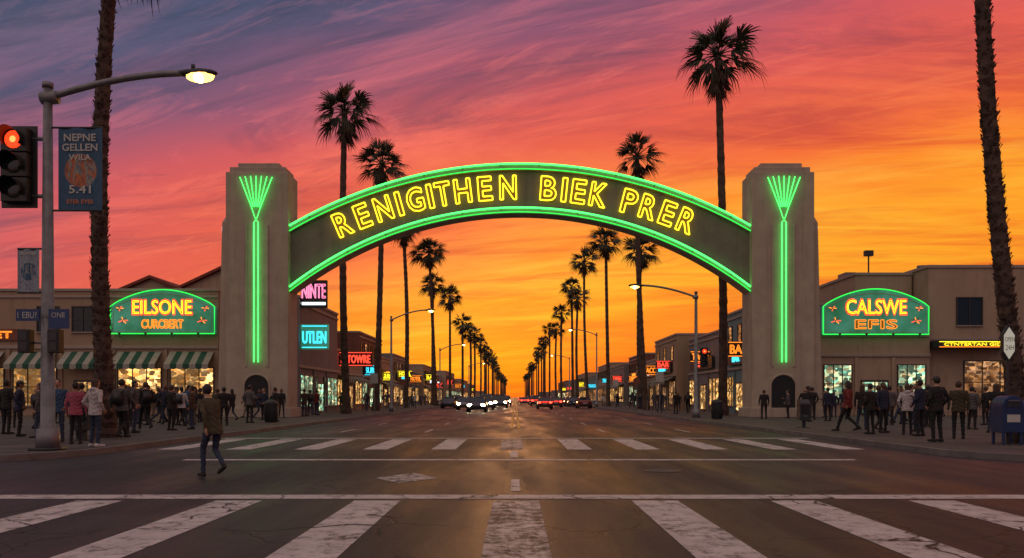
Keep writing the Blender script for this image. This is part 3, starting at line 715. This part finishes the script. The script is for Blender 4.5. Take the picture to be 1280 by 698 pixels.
def roadsign(x,y,h,kind):
    e=empty('traffic_sign',(x,y,0)); m=MB(); m.tube([(x,y,.15),(x,y,h)],.04,8,metal); m.obj('post',e); m=MB()
    if kind: m.tube([(x,y-.05,h-.3),(x,y-.08,h-.3)],.35,8,redw)
    else: m.box(x-.3,x+.3,y-.08,y-.05,h-.8,h,lett)
    m.obj('plate',e)
roadsign(11.2,62,3.4,0); roadsign(11.1,73,3.2,1); roadsign(-11.1,63,3.3,0); roadsign(-11.2,80,3.2,1); roadsign(11.3,90,3.4,0)

# ------------------------------------------------------------ cars
def carpaint(name,c): 
    m,nt,b=newmat(name); b.inputs['Base Color'].default_value=tuple(c)+(1,); b.inputs['Roughness'].default_value=.3; b.inputs['Metallic'].default_value=.3; b.inputs['Coat Weight'].default_value=.6; return m
cp=[carpaint('paint_%d'%i,c) for i,c in enumerate([(.03,.035,.045),(.15,.16,.17),(.22,.02,.02),(.35,.35,.34),(.02,.05,.1)])]
def car(x,y,back=True,paint=0,suv=False,head=True,tl=True):
    """back=True: rear faces the camera (-Y)"""
    e=empty('car',(x,y,0)); s=1 if back else -1; pm=cp[paint]
    T=lambda p:(x+p[0]*s,y+p[1]*s,p[2])
    class L(MB):
        def add(q,vs,fs,m): MB.add(q,[T(v) for v in vs],fs,m)
    k=1.12 if suv else 1
    b_=L(); rings=[]
    for yy,hw,zb,zt in((-2.3,.74,.42,.86),(-2.24,.84,.33,1.0),(-1.9,.89,.26,1.04),(-.9,.91,.24,.98),(.8,.91,.24,.96),(1.6,.88,.26,.9),(2.12,.82,.3,.78),(2.27,.7,.4,.68)):
        zt*=k; zc=(zb+zt)/2; hh=(zt-zb)/2; ring=[]
        for i in range(24):
            a=2*math.pi*i/24; ca,sa=math.cos(a),math.sin(a); ring.append((hw*math.copysign(abs(ca)**.45,ca),yy,zc+hh*math.copysign(abs(sa)**.5,sa)))
        rings.append(ring)
    b_.loft(rings,pm); b_.obj('body',e,True)
    zr=1.72 if suv else 1.44; z0=.93*k; yb0,yb1=(-2.1,1.0) if suv else (-1.85,1.05); yt0,yt1=(-1.75,.3) if suv else (-1.1,.2)
    g_=L(); g_.loft([[(-.8,yb0,z0),(.8,yb0,z0),(.8,yb1,z0),(-.8,yb1,z0)],[(-.62,yt0,zr-.04),(.62,yt0,zr-.04),(.62,yt1,zr-.04),(-.62,yt1,zr-.04)]],glassd); g_.obj('windows',e)
    rf=L(); rf.loft([[(-.64,yt0-.05,zr-.05),(.64,yt0-.05,zr-.05),(.64,yt1+.05,zr-.05),(-.64,yt1+.05,zr-.05)],[(-.56,yt0+.08,zr+.03),(.56,yt0+.08,zr+.03),(.56,yt1-.08,zr+.03),(-.56,yt1-.08,zr+.03)]],pm)
    for sx in(-1,1):
        rf.tube([(sx*.81,yb0,z0),(sx*.63,yt0,zr-.03)],.045,6,pm); rf.tube([(sx*.81,yb1,z0),(sx*.63,yt1,zr-.03)],.04,6,pm); rf.tube([(sx*.82,-.35,z0),(sx*.64,-.4,zr-.03)],.035,6,pm)
        rf.tube([(sx*.63,yt0,zr-.03),(sx*.63,yt1,zr-.03)],.04,6,pm); rf.ell((sx*1.0,.75,z0+.08),(.1,.06,.08),pm)
    rf.obj('roof',e,True)
    w=L()
    for sx in(-1,1):
        for yy in(-1.42,1.42):
            w.tube([(sx*.70,yy,.33),(sx*.93,yy,.33)],.335,20,rubber); w.tube([(sx*.93,yy,.33),(sx*.94,yy,.33)],.2,14,metal)
    w.obj('wheels',e)
    l=L(); z=.80*k
    for sx in(-1,1):
        l.ell((sx*.62,-2.26,z),(.2,.07,.12),tail if tl else glassd,12,8); l.ell((sx*.75,-2.2,z-.01),(.08,.09,.07),amber if tl else glassd,10,6)
        l.ell((sx*.6,2.2,.66*k),(.2,.08,.15),white_lamp if head else glassd,12,8)
    l.obj('lamps',e,True)
    p=L(); p.box(-.26,.26,-2.34,-2.30,.6,.72,lett); p.box(-.8,.8,-2.33,-2.2,.36,.50,black); p.box(-.7,.7,2.2,2.31,.36,.46,black); p.box(-.45,.45,2.22,2.28,.52,.62,black)
    if tl: p.box(-.3,.3,-2.33,-2.30,.86*k,.885*k,tail)
    p.obj('bumpers_and_plate',e,bevel=.01)
car(-8.6,104,False,0,head=False); car(-8.7,118,False,1,True,head=False)
for x,y,p_,sv in((-3.6,76,0,False),(-3.4,92,1,True),(-5.6,90,1,False),(-1.9,104,0,True),(-3.3,128,0,True),(-3.4,170,3,False),(-1.6,140,0,True),(-3.3,240,0,False)): car(x,y,False,p_,sv)
for x,y,p_,sv in((3.5,96,2,False),(5.6,112,2,False),(3.4,130,0,True),(1.9,160,1,False),(3.6,195,0,True),(1.8,230,2,False)): car(x,y,True,p_,sv)
for y in(104,122,131,140): car(8.9,y,True,random.randrange(5),rnd()<.5,head=False,tl=False)

# ------------------------------------------------------------ people
SK=[Mt('skin_a',(.42,.24,.16),.6,.1,8,0),Mt('skin_b',(.25,.13,.08),.6,.1,8,0),Mt('skin_c',(.12,.06,.04),.6,.1,8,0)]
HR=[Mt('hair_dark',(.015,.011,.009),.6,.3,20,.3),Mt('hair_brown',(.06,.03,.015),.6,.3,20,.3),Mt('hair_blond',(.25,.16,.07),.6,.3,20,.3)]
def cl(n,c): return Mt(n,c,.9,.2,6,.25)
TOPS=dict(white=cl('cloth_white',(.50,.47,.45)),pink=cl('cloth_pink',(.35,.08,.12)),navy=cl('cloth_navy',(.02,.025,.05)),black=cl('cloth_black',(.018,.016,.016)),gray=cl('cloth_gray',(.09,.085,.085)),olive=cl('cloth_olive',(.06,.05,.025)),blue=cl('cloth_blue',(.04,.09,.17)),red=cl('cloth_red',(.16,.025,.02)),brown=cl('cloth_brown',(.07,.04,.025)))
JE=cl('denim',(.03,.045,.08)); PB=cl('trousers_black',(.015,.014,.016)); PK=cl('trousers_khaki',(.12,.10,.07)); SHO=[cl('shoe_black',(.02,.02,.02)),cl('shoe_white',(.5,.5,.5))]
def person_mesh(pose,hair='short',bag=False,hood=False):
    J=dict(pelvis=(0,0,.95),hL=(-.095,0,.92),hR=(.095,0,.92),kL=(-.105,.02,.5),kR=(.105,.02,.5),aL=(-.115,-.02,.085),aR=(.115,-.02,.085),
           sL=(-.185,0,1.41),sR=(.185,0,1.41),eL=(-.245,-.03,1.13),eR=(.245,-.03,1.13),wL=(-.25,.05,.89),wR=(.25,.05,.89),neck=(0,0,1.47),head=(0,.02,1.62))
    tl=0
    if pose=='phone': J.update(eR=(.24,.03,1.14),wR=(.13,.25,1.20),eL=(-.25,-.05,1.14),wL=(-.19,.12,.97))
    if pose=='pockets': J.update(eR=(.29,-.09,1.15),wR=(.215,.07,.95),eL=(-.29,-.09,1.15),wL=(-.215,.07,.95))
    if pose=='hip': J.update(eR=(.34,-.05,1.16),wR=(.19,.06,1.03),kL=(-.14,.05,.5),aL=(-.2,.03,.085))
    if pose=='walk': J.update(kL=(-.1,.17,.52),aL=(-.1,.30,.10),kR=(.1,.05,.5),aR=(.1,-.30,.17),eL=(-.24,-.16,1.16),wL=(-.24,-.10,.92),eR=(.24,.07,1.14),wR=(.23,.24,.97),pelvis=(0,0,.93))
    if pose=='stride': J.update(kL=(-.1,.18,.54),aL=(-.1,.18,.09),kR=(.1,.10,.51),aR=(.1,-.20,.24),eL=(-.23,-.17,1.18),wL=(-.22,-.12,.94),eR=(.23,.14,1.18),wR=(.2,.34,1.1)); tl=.16
    if tl:
        for k in('sL','sR','neck','head','eL','eR','wL','wR'):
            x,y,z=J[k]; J[k]=(x,y+tl*(z-.95)/.5,z-.01)
    V=lambda k:Vector(J[k])
    prims=[]
    for s in'LR':
        prims+=[(V('h'+s),V('k'+s),.088,.058,2),(V('k'+s),V('a'+s),.058,.043,2)]
        prims+=[(V('s'+s),V('e'+s),.056,.046,1),(V('e'+s),V('w'+s),.045,.033,1)]
        a=V('a'+s); up_=max(0,a.z-.09); toe=a+Vector((0,.17,-.045-up_*.7)); heel=a+Vector((0,-.04,-.04))
        prims+=[(heel,toe,.042,.034,4),(a,heel,.045,.042,4)]
    prims+=[(V('neck')-Vector((0,0,.04)),V('head')-Vector((0,0,.03)),.055,.052,0)]
    tmp=MB(); dmy=frond
    for a,b_,ra,rb,lb in prims:
        n=6; tmp.tube([a.lerp(b_,i/n) for i in range(n+1)],[ra+(rb-ra)*i/n for i in range(n+1)],12,dmy); tmp.ell(a,(ra,)*3,dmy); tmp.ell(b_,(rb,)*3,dmy)
    sway=lambda z:tl*(z-.95)/.5
    rings=[]
    for z,rx,ry in((.80,.175,.125),(.86,.18,.13),(1.0,.165,.118),(1.1,.16,.112),(1.25,.182,.122),(1.36,.195,.118),(1.42,.17,.10),(1.47,.09,.07),(1.50,.06,.058)):
        rings.append([(rx*math.cos(2*math.pi*i/20),ry*math.sin(2*math.pi*i/20)+sway(z),z) for i in range(20)])
    tmp.loft(rings,dmy)
    h=V('head'); tmp.ell(h,(.076,.094,.112),dmy,16,12); tmp.ell(h+Vector((0,.03,-.06)),(.05,.055,.055),dmy); tmp.ell(h+Vector((0,.095,-.012)),(.013,.02,.022),dmy)
    if hood: tmp.ell(h+Vector((0,-.06,-.15)),(.115,.085,.07),dmy)
    me=tmp.mesh('tmp'); o=bpy.data.objects.new('tmp',me); sc.collection.objects.link(o)
    rm=o.modifiers.new('r','REMESH'); rm.mode='VOXEL'; rm.voxel_size=.015; sm=o.modifiers.new('s','SMOOTH'); sm.iterations=3; sm.factor=.5
    dg=bpy.context.evaluated_depsgraph_get(); dg.update(); m2=bpy.data.meshes.new_from_object(o.evaluated_get(dg)); bpy.data.objects.remove(o); bpy.data.meshes.remove(me)
    co=np.array([v.co[:] for v in m2.vertices]); fs=[tuple(p.vertices) for p in m2.polygons]
    fc=np.array([co[list(f)].mean(0) for f in fs])
    best=np.full(len(fs),1e9); lab=np.zeros(len(fs),int)
    for a,b_,ra,rb,lb in prims:
        A=np.array(a);B=np.array(b_);d=B-A; t=np.clip(((fc-A)@d)/(d@d),0,1); dist=np.linalg.norm(fc-(A+t[:,None]*d),axis=1)-(ra+(rb-ra)*t)
        k=dist<best; best[k]=dist[k]; lab[k]=lb
    tor=(fc[:,2]>.815)&(fc[:,2]<1.475)&(np.abs(fc[:,0])<.21)&((lab==2)|(lab==0)|(lab==1))
    lab[tor]=1
    lab[(fc[:,2]>1.51)]=0
    if hood: lab[(fc[:,2]>1.4)&(fc[:,2]<1.56)&(fc[:,1]<h.y-.02)]=1
    w=(.006*np.sin(co[:,2]*55+3*np.sin(co[:,0]*20))+.004*np.sin(co[:,0]*70+co[:,2]*31))*(co[:,2]<1.45)*(co[:,2]>.12)
    rad=co.copy(); rad[:,2]=0; rad/=np.maximum(np.linalg.norm(rad,axis=1)[:,None],.02); co=co+rad*w[:,None]
    out=MB(); slots=[SK[0],TOPS['gray'],JE,HR[0],SHO[0],black]
    for s_ in slots: out.mats.append(s_)
    out.v=[tuple(c) for c in co]; out.f=fs; out.m=[int(x) for x in lab]
    out.ell(h+Vector((0,-.022,.022)),(.087,.094,.108),HR[0],16,12)
    if hair=='long':
        out.loft([[(h.x+rx*math.cos(2*math.pi*i/14),h.y-.05+ry*math.sin(2*math.pi*i/14),h.z+z) for i in range(14)] for z,rx,ry in((.05,.08,.05),(-.06,.092,.058),(-.18,.095,.05),(-.30,.075,.035),(-.34,.03,.02))],HR[0])
    if hair=='bun': out.ell(h+Vector((0,-.11,.06)),(.045,.045,.045),HR[0])
    if hair=='cap':
        out.ell(h+Vector((0,-.005,.05)),(.093,.105,.085),black); out.ell(h+Vector((0,.12,.045)),(.07,.07,.012),black)
    for s in(-1,1):
        out.ell(h+Vector((s*.078,0,-.005)),(.012,.02,.03),SK[0],8,6); out.ell(h+Vector((s*.03,.086,.005)),(.013,.008,.008),black,8,6); out.ell(h+Vector((s*.03,.09,.024)),(.018,.006,.004),HR[0],8,4)
    out.ell(h+Vector((0,.083,-.062)),(.024,.008,.006),black,8,4)
    for s,k in((-1,'L'),(1,'R')):
        wv=V('w'+k); el=V('e'+k); d=(wv-el).normalized(); side=Vector((0,1,0)); side=(side-d*side.dot(d))
        if side.length<.2: side=Vector((1,0,0))-d*d.x
        side.normalize(); pal=d.cross(side)*(-s)
        pc=wv+d*.045; rot=Matrix((side,pal,d)).transposed(); out.ell(pc,(.040,.017,.058),SK[0],10,8,rot)
        for j,(o_,ln) in enumerate(((-.03,.062),(-.01,.075),(.01,.082),(.03,.072))):
            b0=wv+d*.085+side*o_; b1=b0+d*ln*.5+pal*.006; b2=b1+d*ln*.38+pal*.026
            out.tube([b0-d*.02,b0,b1,b2],[.0095,.0095,.0085,.0065],6,SK[0])
        t0=wv+d*.03+side*.03; t1=t0+side*.03+d*.03; t2=t1+d*.032+pal*.012; out.tube([t0,t1,t2],[.012,.010,.008],6,SK[0])
    if bag:
        out.loft([[(x,-.13-sw,z) for x,z in((-.14,1.0),(.14,1.0),(.15,1.2),(.1,1.4),(-.1,1.4),(-.15,1.2))] for sw in(0,.07,.13)],black)
        for s in(-1,1): out.tube([(s*.11,-.12,1.4),(s*.12,.02,1.46),(s*.13,.13,1.33),(s*.15,.1,1.12),(s*.14,-.1,1.02)],.015,6,black)
    return out.mesh('person',True)
PM={}
def PMget(*a):
    if a not in PM: PM[a]=person_mesh(*a)
    return PM[a]
K=[('stand','short'),('phone','short'),('pockets','cap'),('hip','long'),('walk','short',True),('pockets','long',False,True),('walk','long'),('stand','bun')]
def person(x,y,rot,kind,top='black',pants=None,hair=0,skin=0,H=1.72,shoe=0,z=.155,name='pedestrian'):
    o=bpy.data.objects.new(name,PMget(*kind)); sc.collection.objects.link(o); s=H/1.745
    o.location=(x,y,z); wd=U(.97,1.12); o.scale=(s*wd,s*wd,s); o.rotation_euler=(0,0,math.radians(rot))
    for i,m in enumerate((SK[skin],TOPS[top],pants or JE,HR[hair],SHO[shoe])):
        o.material_slots[i].link='OBJECT'; o.material_slots[i].material=m
person(-5.25,13.9,50,('stride','short'),'olive',JE,0,0,1.64,0,.006)
person(-10.5,20,-25,K[5],'white',JE,1,0,1.72,1); person(-11.7,21.3,10,K[0],'pink',PB,0,1,1.66); person(-12.7,22.2,-160,K[1],'blue',JE,0,0,1.76)
person(-12.9,23.8,30,K[7],'black',PB,0,0,1.68); person(-15.8,25.5,-60,K[2],'navy',PB,0,1,1.78); person(-14.6,24.6,100,K[3],'gray',JE,1,0,1.7); person(-11.9,24.2,-10,K[4],'gray',PB,0,0,1.8)
for px,D,r_,k,t,pa in((160,34,20,0,'black',PB),(172,37,-40,1,'brown',JE),(185,36,90,2,'gray',PB),(198,39,-80,4,'black',JE),(207,37,180,3,'navy',JE),(227,34,-15,4,'white',PB),(236,36,40,7,'blue',JE),(250,40,-100,2,'black',PB),(272,39,20,0,'olive',PB),
        (290,42,60,6,'black',JE),(312,39,-20,2,'gray',PB),(330,44,150,1,'navy',PB),(344,41,-50,0,'black',PB),(388,53,20,4,'gray',JE),(396,56,-30,0,'red',JE),(142,30,-10,6,'brown',PB),(118,33,70,0,'black',PB),(50,30,-30,4,'navy',JE),(22,33,20,0,'gray',PB),
        (155,27,10,0,'black',PB),(168,28,-70,5,'gray',JE),(182,31,40,4,'black',PB),(214,30,-30,2,'black',PB),(240,31,100,7,'brown',JE),(98,28,0,6,'navy',JE),(8,27,-20,1,'black',PB),(258,33,-60,0,'black',JE),(280,35,30,1,'black',PB)):
    person((px-644)*D/1000,D,r_,K[k],t,pa,random.randrange(2),random.randrange(3),U(1.66,1.85))
for i in range(34):
    person(U(-29,-13.5),U(35,53),U(0,360),random.choice(K),random.choice(['black','navy','gray','brown','black','black','red','blue']),random.choice([PB,JE,PB,PK]),random.randrange(2),random.randrange(3),U(1.6,1.85))
person(11.75,22.3,15,K[2],'black',PB,0,0,1.84); person(13.3,24,-20,K[0],'olive',PB,1,0,1.74); person(12.95,25.6,30,K[1],'navy',PB,0,1,1.82)
for px,D,r_,k,t,pa in((955,46,0,0,'black',PB),(1015,44,-30,2,'black',PB),(1060,29,40,6,'red',PB),(1078,31,-30,3,'black',JE),(1098,30,-60,4,'brown',PB),(1112,36,0,0,'gray',PB),(1134,26.5,-15,5,'white',PB),(1146,29,100,7,'blue',JE),
        (845,60,20,0,'black',PB),(860,62,-20,4,'black',PB),(985,48,60,1,'gray',PB),(1035,42,10,7,'navy',PB),(1215,31,-60,0,'gray',PB),(1232,36,20,1,'black',PB),(1088,27,20,1,'black',PB),(1104,28,200,0,'navy',PB),(1160,33,0,2,'black',PB),(1245,28,-20,3,'black',JE)):
    person((px-644)*D/1000,D,r_,K[k],t,pa,random.randrange(2),random.randrange(3),U(1.66,1.85))
for i in range(22):
    person(U(14.5,30),U(34,53),U(0,360),random.choice(K),random.choice(['black','navy','gray','brown','black']),random.choice([PB,JE]),random.randrange(2),random.randrange(3),U(1.6,1.85))
for i in range(22):
    s=random.choice((-1,1)); person(s*U(11.5,15),U(58,120),random.choice((0,180)),random.choice(K),random.choice(['black','navy','gray','white']),JE,0,random.randrange(3),U(1.6,1.85))

# ------------------------------------------------------------ sky (world)
w=bpy.data.worlds.new('World'); sc.world=w; w.use_nodes=True; nt=w.node_tree; nt.nodes.clear()
tc=N(nt,'ShaderNodeTexCoord').outputs['Generated']; sp=N(nt,'ShaderNodeSeparateXYZ'); nt.links.new(tc,sp.inputs[0]); X,Y,Z=sp.outputs
rh=mathn(nt,'MAXIMUM',mathn(nt,'SQRT',mathn(nt,'ADD',mathn(nt,'MULTIPLY',X,X),mathn(nt,'MULTIPLY',Y,Y))),.02)
h=mathn(nt,'DIVIDE',Z,rh); sa=mathn(nt,'DIVIDE',X,rh); ca=mathn(nt,'DIVIDE',Y,rh)
zz=mathn(nt,'ADD',mathn(nt,'ABSOLUTE',Z),.14)
cb=N(nt,'ShaderNodeCombineXYZ'); nt.links.new(mathn(nt,'DIVIDE',X,zz),cb.inputs[0]); nt.links.new(mathn(nt,'DIVIDE',Y,zz),cb.inputs[1])
ang=math.radians(22)
v1=mapping(nt,mapping(nt,cb.outputs[0],(1,1,1),(0,0,ang)),(.30,1.0,1),(0,0,0),(3.1,.7,0))
n1=noise(nt,v1,1.3,9,.66,1.0)
v2=mapping(nt,mapping(nt,cb.outputs[0],(1,1,1),(0,0,ang*.6)),(.45,1.9,1),(0,0,0),(9.1,4.7,0))
n2=noise(nt,v2,1.5,10,.70,1.2)
v4=mapping(nt,mapping(nt,cb.outputs[0],(1,1,1),(0,0,ang*1.3)),(.8,4.0,1),(0,0,0),(5.1,2.7,0))
n4=noise(nt,v4,2.2,9,.70,1.4)
v3=mapping(nt,cb.outputs[0],(.35,.8,1),(0,0,0),(1.3,2.2,0)); n3=noise(nt,v3,.9,4,.5)
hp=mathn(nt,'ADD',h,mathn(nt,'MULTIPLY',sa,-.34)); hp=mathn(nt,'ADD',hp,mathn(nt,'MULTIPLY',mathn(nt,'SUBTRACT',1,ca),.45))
hp=mathn(nt,'ADD',hp,mathn(nt,'MULTIPLY',mathn(nt,'MULTIPLY',mathn(nt,'SUBTRACT',n3,.5),.34),mrange(nt,h,.02,.3)))
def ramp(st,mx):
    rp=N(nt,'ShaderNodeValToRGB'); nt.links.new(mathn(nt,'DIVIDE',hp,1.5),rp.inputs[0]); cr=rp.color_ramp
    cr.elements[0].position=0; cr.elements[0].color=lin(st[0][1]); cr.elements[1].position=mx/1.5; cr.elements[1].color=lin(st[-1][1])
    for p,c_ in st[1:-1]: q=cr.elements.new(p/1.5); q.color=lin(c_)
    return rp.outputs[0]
col=ramp([(0,(240,104,22)),(.06,(253,142,16)),(.12,(255,162,26)),(.18,(253,134,28)),(.245,(245,106,48)),(.32,(232,92,72)),(.41,(208,86,92)),(.49,(150,84,110)),(.57,(92,84,116)),(.68,(62,84,114)),(.85,(60,78,105)),(1.2,(188,160,155)),(1.5,(205,178,172))],1.5)  # final stops brighten the unseen sky overhead and behind as added fill light
hb=mrange(nt,h,.0,.07,1,0)
hot=mrange(nt,mathn(nt,'ABSOLUTE',sa),.0,.16,.45,1)
col=mixc(nt,mathn(nt,'MULTIPLY',mathn(nt,'MULTIPLY',hb,.75),hot),col,lin((216,68,30)))
rc=ramp([(0,(245,115,20)),(.08,(255,188,34)),(.16,(255,182,56)),(.24,(255,130,58)),(.36,(250,112,92)),(.5,(214,110,124)),(.60,(150,105,130)),(.72,(88,100,128))],.72)
front=mrange(nt,ca,0,.5)
m1=mathn(nt,'MULTIPLY',mrange(nt,n1,.46,.63,0,.9),front)
col=mixc(nt,m1,col,rc)
dk=ramp([(0,(200,62,30)),(.1,(240,100,18)),(.2,(220,74,34)),(.30,(190,68,62)),(.4,(140,68,86)),(.5,(88,70,98)),(.62,(52,66,94))],.62)
m2=mathn(nt,'MULTIPLY',mrange(nt,n2,.47,.64,0,.8),front)
m2=mathn(nt,'MULTIPLY',m2,mrange(nt,h,.05,.25,.5,1))
col=mixc(nt,m2,col,dk)
m4=mathn(nt,'MULTIPLY',mrange(nt,n4,.52,.68,0,.5),front)
col=mixc(nt,m4,col,rc)
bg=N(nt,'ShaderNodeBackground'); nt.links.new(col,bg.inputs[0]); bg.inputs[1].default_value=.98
sky=N(nt,'ShaderNodeTexSky'); sky.sky_type='NISHITA'; sky.sun_disc=False; sky.sun_elevation=math.radians(1.5); sky.sun_rotation=0
bg2=N(nt,'ShaderNodeBackground'); nt.links.new(sky.outputs[0],bg2.inputs[0]); bg2.inputs[1].default_value=.01
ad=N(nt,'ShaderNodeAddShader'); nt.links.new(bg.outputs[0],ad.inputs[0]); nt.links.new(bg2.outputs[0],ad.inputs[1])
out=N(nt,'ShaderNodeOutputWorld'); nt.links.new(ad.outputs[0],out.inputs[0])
sl=bpy.data.lights.new('sun','SUN'); sl.energy=.3; sl.angle=math.radians(6); sl.color=(1,.45,.18); so=bpy.data.objects.new('sun',sl); so.rotation_euler=(-math.radians(88.5),0,0); sc.collection.objects.link(so)

# ------------------------------------------------------------ camera
cam=bpy.data.cameras.new('camera'); co_=bpy.data.objects.new('camera',cam); sc.collection.objects.link(co_)
cam.sensor_width=36; cam.lens=36*1000/1280; cam.shift_y=148/1280; cam.shift_x=-4/1280; cam.clip_end=8000; cam.clip_start=.1
co_.location=(0,0,1.4); co_.rotation_euler=(math.pi/2,0,0); sc.camera=co_
